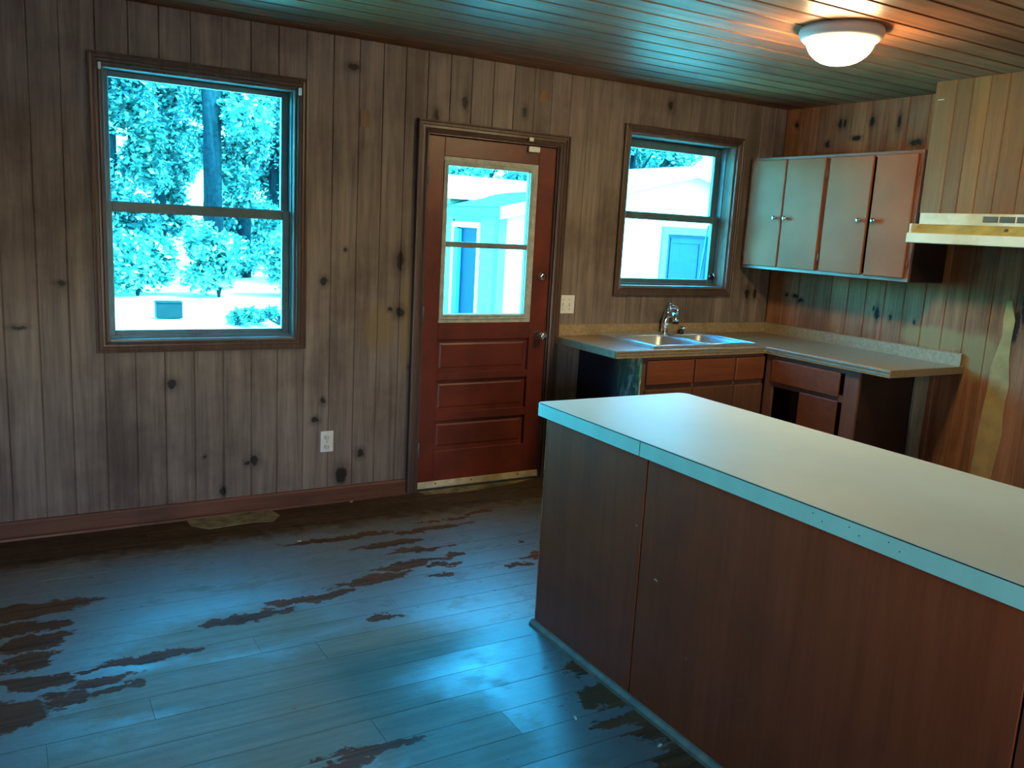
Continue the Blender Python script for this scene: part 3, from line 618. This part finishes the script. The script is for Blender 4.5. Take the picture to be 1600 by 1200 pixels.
part('nozzle', MB().tube([(1.86, -.08, RZ+.024), (1.864, -.085, RZ+.04), (1.885, -.11, RZ+.045)], [.01, .011, .007], 12), 'chrome', t)

# ------------------------------------------------------------------ base cabinets
BZ = CZ-CT-.005
FY = -.615
t = thing('sink_cabinet', 'brown base cabinet with a scuffed green side below the sink', 'cabinet', (1.6, -.3, 0))
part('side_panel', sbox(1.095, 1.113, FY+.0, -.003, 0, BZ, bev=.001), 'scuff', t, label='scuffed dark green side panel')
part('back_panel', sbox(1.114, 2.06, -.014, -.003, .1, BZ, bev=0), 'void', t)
ff = MB().box(1.114, 1.146, FY-.001, FY+.018, .0, BZ, .001).box(1.491, 1.517, FY, FY+.018, .1, BZ-.02).box(1.829, 1.851, FY, FY+.018, .1, BZ-.02).box(2.066, 2.098, FY, FY+.018, .1, BZ-.02)
ff.box(1.146, 2.098, FY-.0005, FY+.018, BZ-.022, BZ, .001).box(1.146, 2.066, FY+.001, FY+.018, .674, .704).box(1.146, 2.066, FY+.06, FY+.075, 0, .1).box(1.146, 2.066, FY+.001, FY+.018, .09, .13)
part('face_frame', ff, 'low_frame', t)
for a, b in ((1.140, 1.497), (1.511, 1.834), (1.846, 2.09)):
    part('drawer_front', sbox(a, b, FY-.02, FY-.002, .704, .846, bev=.004), 'drawer', t)
for a, b in ((1.136, 1.497), (1.503, 1.838), (1.848, 2.09)):
    part('door', sbox(a, b, FY-.02, FY-.002, .12, .674, bev=.004), 'low_door', t)

FX = 2.099
t = thing('corner_base_cabinet', 'brown base cabinet with one missing door on the right-hand wall', 'cabinet', (2.4, -1.0, 0))
ff = MB().box(FX, FX+.018, -.706, -.64, 0, BZ, .001).box(FX-.001, FX+.018, -1.333, -1.235, .0, BZ, .002).box(FX+.0005, FX+.018, -1.235, -.706, BZ-.03, BZ, .001).box(FX+.001, FX+.018, -1.235, -.706, .67, .71).box(FX+.001, FX+.018, -.952, -.921, .12, .67).box(FX+.001, FX+.018, -1.235, -.706, .09, .13)
part('face_frame', ff, 'low_frame', t)
part('drawer_front', sbox(FX-.02, FX-.002, -1.212, -.700, .700, .842, bev=.004), 'drawer', t)
part('door', sbox(FX-.02, FX-.002, -1.212, -.938, .12, .676, bev=.004), 'drawer', t)
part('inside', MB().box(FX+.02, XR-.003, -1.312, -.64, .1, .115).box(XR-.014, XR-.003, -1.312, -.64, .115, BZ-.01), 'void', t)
part('end_panel', sbox(FX+.019, XR-.003, -1.331, -1.313, 0, BZ, bev=.001), 'cab_side', t, label='dark end panel')
part('filler_board', MB().prism([(2.60, -1.334, 0), (2.605, -1.334, .4), (2.596, -1.334, .6), (2.602, -1.334, BZ), (2.722, -1.334, BZ), (2.715, -1.334, .5), (2.72, -1.334, 0)], (0, -.016, 0)), 'ply', t, label='grey unpainted filler board')

# ------------------------------------------------------------------ peninsula
px0, px1, pyb, pyf, PZ_ = -.301, .433, -1.726, -4.75, .914
t = thing('peninsula_cabinet', 'long dark brown panelled peninsula cabinet on the wooden floor', 'cabinet', (.07, -3.2, 0))
bx0, bx1, by0 = px0+.03, px1-.03, pyb-.03
cuts = [by0, -2.362, -3.60, pyf+.03]
for a, b in zip(cuts, cuts[1:]): part('side_panel', sbox(bx0, bx0+.012, b+.003, a-.003, .0, PZ_-.052, bev=.0015), 'pen_panel', t)
part('core', sbox(bx0+.012, bx1-.013, pyf+.04, by0-.011, .0, PZ_-.053, bev=0), 'void', t)
part('end_panel', sbox(bx0+.002, bx1-.012, by0-.01, by0, .0, PZ_-.052, bev=.001), 'pen_panel', t)
part('back_panel', sbox(bx1-.012, bx1, pyf+.03, by0, .0, PZ_-.052, bev=.001), 'pen_panel', t)
ch = MB()
zz = 0.02
while zz < .84:
    h = random.uniform(.02, .09); wd = random.uniform(.002, .006)
    ch.box(bx0-.0006, bx0+wd, by0+.0002, by0+.0014, zz, zz+h); zz += h
part('chipped_edge', ch, 'seam_edge', t, kind='stuff', label='pale chipped corner edge')
part('shoe_moulding', MB().prism([(bx0, by0+.012, 0), (bx0-.02, by0+.012, 0), (bx0-.018, by0+.012, .012), (bx0-.008, by0+.012, .024), (bx0, by0+.012, .026)], (0, pyf-by0, 0)), 'shoe', t)
t = thing('peninsula_worktop', 'long pale laminate worktop on the dark peninsula in the foreground', 'countertop', (.07, -3.2, PZ_-.052))
R = .045
def rr(x0, x1, y0, y1, r, z, n=6):
    pts = []
    for cx_, cy_, s in ((x1-r, y1-r, 0), (x0+.012, y1-.012, 90), (x0+r, y0+r, 180), (x1-r, y0+r, 270)):
        rad = .012 if s == 90 else r
        for k in range(n+1): th = math.radians(s+90*k/n); pts.append((cx_+rad*math.cos(th), cy_+rad*math.sin(th), z))
    return pts
part('slab', MB().loft([rr(px0+.0015, px1-.0015, pyf, pyb-.0015, R, PZ_-.050), rr(px0+.0015, px1-.0015, pyf, pyb-.0015, R, PZ_-.002), rr(px0+.003, px1-.003, pyf+.002, pyb-.003, R, PZ_)], smooth=False), 'laminate', t)
eb = MB()
o_ = rr(px0, px1, pyf-.002, pyb, R, 0); i_ = rr(px0+.0014, px1-.0014, pyf, pyb-.0014, R, 0)
n_ = len(o_)
vs = [[eb.bm.verts.new((p[0], p[1], z)) for p in q] for q, z in ((i_, PZ_-.052), (o_, PZ_-.052), (o_, PZ_-.004), (i_, PZ_-.004))]
for a, b in ((0, 1), (1, 2), (2, 3), (3, 0)):
    for k in range(n_): eb.bm.faces.new((vs[a][k], vs[a][(k+1) % n_], vs[b][(k+1) % n_], vs[b][k]))
part('edge_band', eb, 'laminate_edge', t)
part('joint_line', MB().box(px0-.0008, px0+.0006, pyf+.01, pyb-.02, PZ_-.0042, PZ_-.0014), 'joint', t)
part('band_joint', MB().box(px0-.0006, px0+.0004, -2.352, -2.350, PZ_-.052, PZ_-.004), 'joint', t)
for i in range(6):
    y = -3.05-.03*(i % 2)-.11*(i//2); part('nail_hole', MB().box(px0-.0005, px0+.001, y-.0015, y+.0015, PZ_-.02-.012*(i % 2), PZ_-.017-.012*(i % 2)), 'joint', t)

# paint chips lying on the floor
for i, (x, y, a) in enumerate(((-.345, -2.62, .3), (-.5, -2.38, 1.2), (-.86, -.52, .2), (-.42, -.04, .5))):
    c, s = math.cos(a), math.sin(a)
    lab = ['pale paint chip on the floor nearest the camera by the peninsula', 'pale paint chip on the boards beside the peninsula foot', 'tiny pale paint chip on the blue-lit floor', 'tiny pale paint chip at the baseboard near the door'][i]
    pts = [(x+c*u-s*v, y+s*u+c*v, .0005) for u, v in ((-.011, -.003), (.002, -.005), (.012, -.002), (.009, .004), (-.009, .003))]
    o = link('paint_chip', MB().prism(pts, (0, 0, .002)).mesh('paint_chip'), 'chip'); o['label'] = lab; o['category'] = 'paint chip'; o['group'] = 'paint chips on the floor'

# ------------------------------------------------------------------ outdoors
GZ = -.4
gr = link('ground', sbox(-40, 60, -40, 80, GZ-.2, GZ, bev=0).mesh('ground'), 'ground', kind='structure')
bxx, bw, by, bl, ez = 3.87, 6.72, 6.0, 1.75, 1.80
pkx, pkz = bxx+bw/2, 2.585
t = thing('outbuilding', 'white gabled outbuilding with blue doors outside the door and small window', 'building', (pkx, by+2, GZ))
slope = (pkz-ez)/(bw/2)
part('gable_wall', MB().prism([(bxx, by, GZ), (6.85, by, GZ), (6.85, by, ez+slope*(6.85-bxx)-.05), (bxx, by, ez-.05)], (0, .1, 0)), 'stucco', t)
part('gable_wall', MB().prism([(6.85, by, 1.60), (7.75, by, 1.60), (7.75, by, ez+slope*(2*pkx-7.75-bxx)-.05), (pkx, by, pkz-.05), (6.85, by, ez+slope*(6.85-bxx)-.05)], (0, .1, 0)), 'stucco', t)
part('gable_wall', MB().prism([(7.75, by, GZ), (bxx+bw, by, GZ), (bxx+bw, by, ez-.05), (7.75, by, ez+slope*(bxx+bw-7.75)-.05)], (0, .1, 0)), 'stucco', t)
wy0, wy1, wx0, wx1, wez, wrz = 7.75, 11.45, 3.95, 13.2, 1.98, 2.36
part('wing_wall', sbox(wx0, wx1, wy0, wy0+.1, GZ, wez, bev=0), 'siding', t); part('wing_wall', sbox(wx0, wx1, wy1-.1, wy1, GZ, wez, bev=0), 'siding', t)
for q in (wx0, wx1-.1): part('wing_end_wall', MB().prism([(q, wy0+.1, GZ), (q, wy1-.1, GZ), (q, wy1-.1, wez), (q, 9.6, wrz-.03), (q, wy0+.1, wez)], (.1, 0, 0)), 'siding', t)
for q in (wy0-.2, wy1+.2): part('wing_roof', MB().prism([(wx0-.25, q, wez-.04), (wx0-.25, 9.6, wrz), (wx0-.25, 9.6, wrz+.05), (wx0-.25, q, wez+.01)], (wx1-wx0+.5, 0, 0)), 'trim_white', t)
part('far_side_wall', sbox(bxx+bw-.1, bxx+bw, by+.1, by+bl-.01, GZ, ez-.05, bev=0), 'siding', t)
part('side_wall', MB().box(bxx+.03, bxx+.1, by+.1, 6.6, GZ, ez-.05).box(bxx+.03, bxx+.1, 7.42, by+bl-.01, GZ, ez-.05).box(bxx+.03, bxx+.1, 6.6, 7.42, 1.52, ez-.05), 'siding', t)
zz = GZ
while zz < ez-.1:
    h = .165
    for a, b in ((by+.06, 6.56), (7.46, by+bl-.01)):
        part('siding_board', MB().prism([(bxx+.03, a, zz), (bxx-.004, a, zz), (bxx+.012, a, min(zz+h, ez-.06)), (bxx+.03, a, min(zz+h, ez-.06))], (0, b-a, 0)), 'siding', t)
    zz += h
part('siding_board', MB().prism([(bxx+.03, 6.56, 1.64), (bxx-.004, 6.56, 1.64), (bxx+.012, 6.56, 1.75), (bxx+.03, 6.56, 1.75)], (0, .9, 0)), 'siding', t)
part('corner_post', sbox(bxx-.03, bxx+.10, by-.02, by+.1, GZ, ez-.04, bev=.004), 'blue_trim', t)
f = part('door_frame', MB().box(bxx-.02, bxx+.03, 6.56, 6.63, GZ, 1.6).box(bxx-.02, bxx+.03, 7.38, 7.46, GZ, 1.6).box(bxx-.02, bxx+.03, 6.63, 7.38, 1.52, 1.6), 'trim_white', t)
part('side_door', MB().box(bxx+.05, bxx+.09, 6.63, 7.38, GZ+.02, 1.52, .004), 'blue_door', t, label='dark blue side door')
part('door_jamb', sbox(bxx-.015, bxx+.05, 7.24, 7.38, GZ, 1.5, bev=.003), 'blue_trim', t)
f = part('door_frame', MB().box(6.74, 6.85, by-.03, by+.03, GZ, 1.70).box(7.75, 7.86, by-.03, by+.03, GZ, 1.70).box(6.85, 7.75, by-.03, by+.03, 1.585, 1.70), 'blue_trim', t)
part('front_door', MB().box(6.85, 7.75, by+.03, by+.07, GZ+.02, 1.585, .004).box(6.95, 7.65, by+.018, by+.032, 1.45, 1.54, .003).box(6.95, 7.05, by+.018, by+.032, .0, 1.45, .003).box(7.55, 7.65, by+.018, by+.032, .0, 1.45, .003), 'blue_door', t, label='dark blue front door')
ov, th = .16, .05
for s in (1, -1):
    ex = pkx-s*(bw/2+.1); ezz = pkz-slope*(bw/2+.1)
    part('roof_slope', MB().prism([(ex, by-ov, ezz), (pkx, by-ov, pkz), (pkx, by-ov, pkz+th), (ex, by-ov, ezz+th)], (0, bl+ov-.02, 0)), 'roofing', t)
    part('rake_board', MB().prism([(ex, by-ov-.02, ezz-.12), (pkx, by-ov-.02, pkz-.12), (pkx, by-ov-.02, pkz+.045), (ex, by-ov-.02, ezz+.045)], (0, .02, 0)), 'trim_white', t)
    part('eave_board', sbox(ex-.01, ex+.01, by-ov, by+bl-.02, ezz-.09, ezz+.03, bev=.002), 'blue_trim', t)
t = thing('utility_box', 'small dark box standing on the sunlit ground past the large window', 'box', (.48, 11.85, GZ))
part('box_body', sbox(.26, .70, 11.8, 12.05, GZ+.02, GZ+.29, bev=.01), 'box', t); part('box_lid', sbox(.25, .71, 11.79, 12.06, GZ+.29, GZ+.32, bev=.006), 'box', t)

def leaf_cloud(rnd, blobs, n, size):
    vs, fs = [], []
    tot = sum(b[3]**2 for b in blobs)
    for (x, y, z, r) in blobs:
        cnt = int(n*r*r/tot)
        for i in range(cnt):
            inner = i < cnt*.22
            d = Vector((rnd.gauss(0, 1), rnd.gauss(0, 1), rnd.gauss(0, 1))).normalized()*r*(rnd.uniform(.2, .7) if inner else rnd.uniform(.6, 1.04))
            px, py, pz = x+d.x, y+d.y, z+d.z*.85
            if pz < GZ+.03: continue
            a = Vector((rnd.gauss(0, 1), rnd.gauss(0, 1), rnd.gauss(0, .7))).normalized(); b = a.cross(Vector((rnd.gauss(0, 1), rnd.gauss(0, 1), rnd.gauss(0, 1)))).normalized()
            L = size*(rnd.uniform(1.6, 2.4) if inner else rnd.uniform(.6, 1.2)); a *= L/2; b *= L*.24; k = len(vs)
            vs += [(px-a.x, py-a.y, pz-a.z), (px+b.x, py+b.y, pz+b.z), (px+a.x, py+a.y, pz+a.z), (px-b.x, py-b.y, pz-b.z)]; fs.append((k, k+1, k+2, k+3))
    me = bpy.data.meshes.new('foliage'); me.from_pydata(vs, [], fs); me.update(); return me
def tree(x, y, h, r, label, seed, n=3000, tr=.22, low=.2, size=.19, group='trees behind the yard', wide=1.0):
    rnd = random.Random(seed); t = thing('tree', label, 'tree', (x, y, GZ), group)
    lean = rnd.uniform(-.2, .2)
    part('trunk', MB().tube([(x, y, GZ-.05), (x+lean*.3, y, GZ+h*.3), (x+lean, y, GZ+h*.8)], [tr, tr*.85, tr*.4], 10), 'bark', t)
    for k in range(4):
        a = rnd.uniform(0, 6.28); z0 = GZ+h*rnd.uniform(.35, .6)
        part('branch', MB().tube([(x+lean*.5, y, z0), (x+lean*.5+math.cos(a)*r*.4, y+math.sin(a)*r*.4, z0+h*.12), (x+math.cos(a)*r*.8, y+math.sin(a)*r*.8, z0+h*.2)], [tr*.4, tr*.25, tr*.08], 6), 'bark', t)
    nb = int(16*max(1, h/8)); low = low if h < 9 or wide > 1 else low*7/h
    bl = [(x+rnd.uniform(-.55, .55)*r*wide, y+rnd.uniform(-.45, .45)*r, GZ+h*(low+(.97-low)*((q+rnd.random())/nb)), r*rnd.uniform(.34, .5)) for q in range(nb)]
    link('foliage', leaf_cloud(rnd, bl, n, size), 'leaf', t, kind='stuff')
TR = [(2.61, 18.6, 19, 1.68, 'tall tree with a thick straight trunk in the middle of the large window', .34, .22),
      (-1.35, 18.6, 17, 1.7, 'leafy tree filling the left side of the large window', .2, .12),
      (6.4, 18.6, 15, 1.7, 'leafy tree at the right side of the large window', .2, .12),
      (-5.2, 18.6, 15, 1.75, 'leafy tree far left beyond the large window', .2, .12),
      (.6, 22.4, 17, 1.75, 'farther tree between the trunk and the left tree in the large window', .2, .08),
      (4.3, 22.4, 17, 1.75, 'farther tree just right of the thick trunk in the large window', .2, .08),
      (8.0, 22.4, 13, 1.7, 'farther tree hidden beyond the right edge of the large window', .2, .08),
      (2.5, 26.2, 18, 1.8, 'farthest tree straight behind the thick trunk', .2, .08), (6.2, 26.2, 15, 1.8, 'farthest tree behind the right side of the large window', .2, .08),
      (8.9, 16.6, 5.6, 1.6, 'tree rising behind the left end of the outbuilding roof', .2, .25),
      (12.4, 16.6, 5.6, 1.6, 'tree rising behind the outbuilding roof seen through the door', .2, .25),
      (15.9, 17, 7.4, 1.7, 'tree behind the roof peak at the left of the small window', .2, .2),
      (19.6, 17, 7.6, 1.7, 'tree behind the roof peak at the right of the small window', .2, .2),
      (17.6, 21, 8.5, 1.8, 'farther tree between the two trees behind the roof peak', .2, .2), (13.9, 21, 8.5, 1.8, 'farther tree left of the roof peak in the small window', .2, .2)]
for i, (x, y, h, r, lb, tr, lw) in enumerate(TR): tree(x, y, h, r, lb, 11+i, int((2500 if y < 20 else 1900)*max(h, 7)), tr, lw, **({'wide': 1.3} if i == 0 else {}))
def shrub(x, y, r, h, label, seed, n=1500, group='low shrubs in the yard'):
    rnd = random.Random(seed); t = thing('shrub', label, 'shrub', (x, y, GZ), group)
    for k in range(5):
        a = rnd.uniform(0, 6.28); part('stem', MB().tube([(x, y, GZ-.02), (x+math.cos(a)*r*.3, y+math.sin(a)*r*.3, GZ+h*.5), (x+math.cos(a)*r*.6, y+math.sin(a)*r*.6, GZ+h*.8)], [.025, .018, .008], 6), 'bark', t)
    bl = [(x+rnd.uniform(-.7, .7)*r, y+rnd.uniform(-.4, .4)*r, GZ+h*rnd.uniform(.2, .75), min(h, 1.3)*rnd.uniform(.24, .4)) for _ in range(16)]
    link('foliage', leaf_cloud(rnd, bl, n, .16), 'leaf2', t, kind='stuff')
SH = [(2.25, 10.9, 1.15, .34, 'low spreading shrub on the bright ground at the right of the large window'),
      (-1.25, 16.1, .75, 1.7, 'bush at the back of the yard near the left edge of the large window'), (.5, 16.2, .66, 1.5, 'bush at the back of the yard left of the thick trunk'),
      (2.2, 16.0, .66, 1.8, 'bush at the back of the yard in front of the thick trunk'), (3.9, 16.2, .66, 1.6, 'bush at the back of the yard right of the thick trunk'),
      (5.7, 16.1, .66, 1.7, 'bush at the back of the yard beyond the right edge of the large window')]
for i, (x, y, r, h, lb) in enumerate(SH): shrub(x, y, r, h, lb, 50+i, 2600 if i == 0 else 3400)
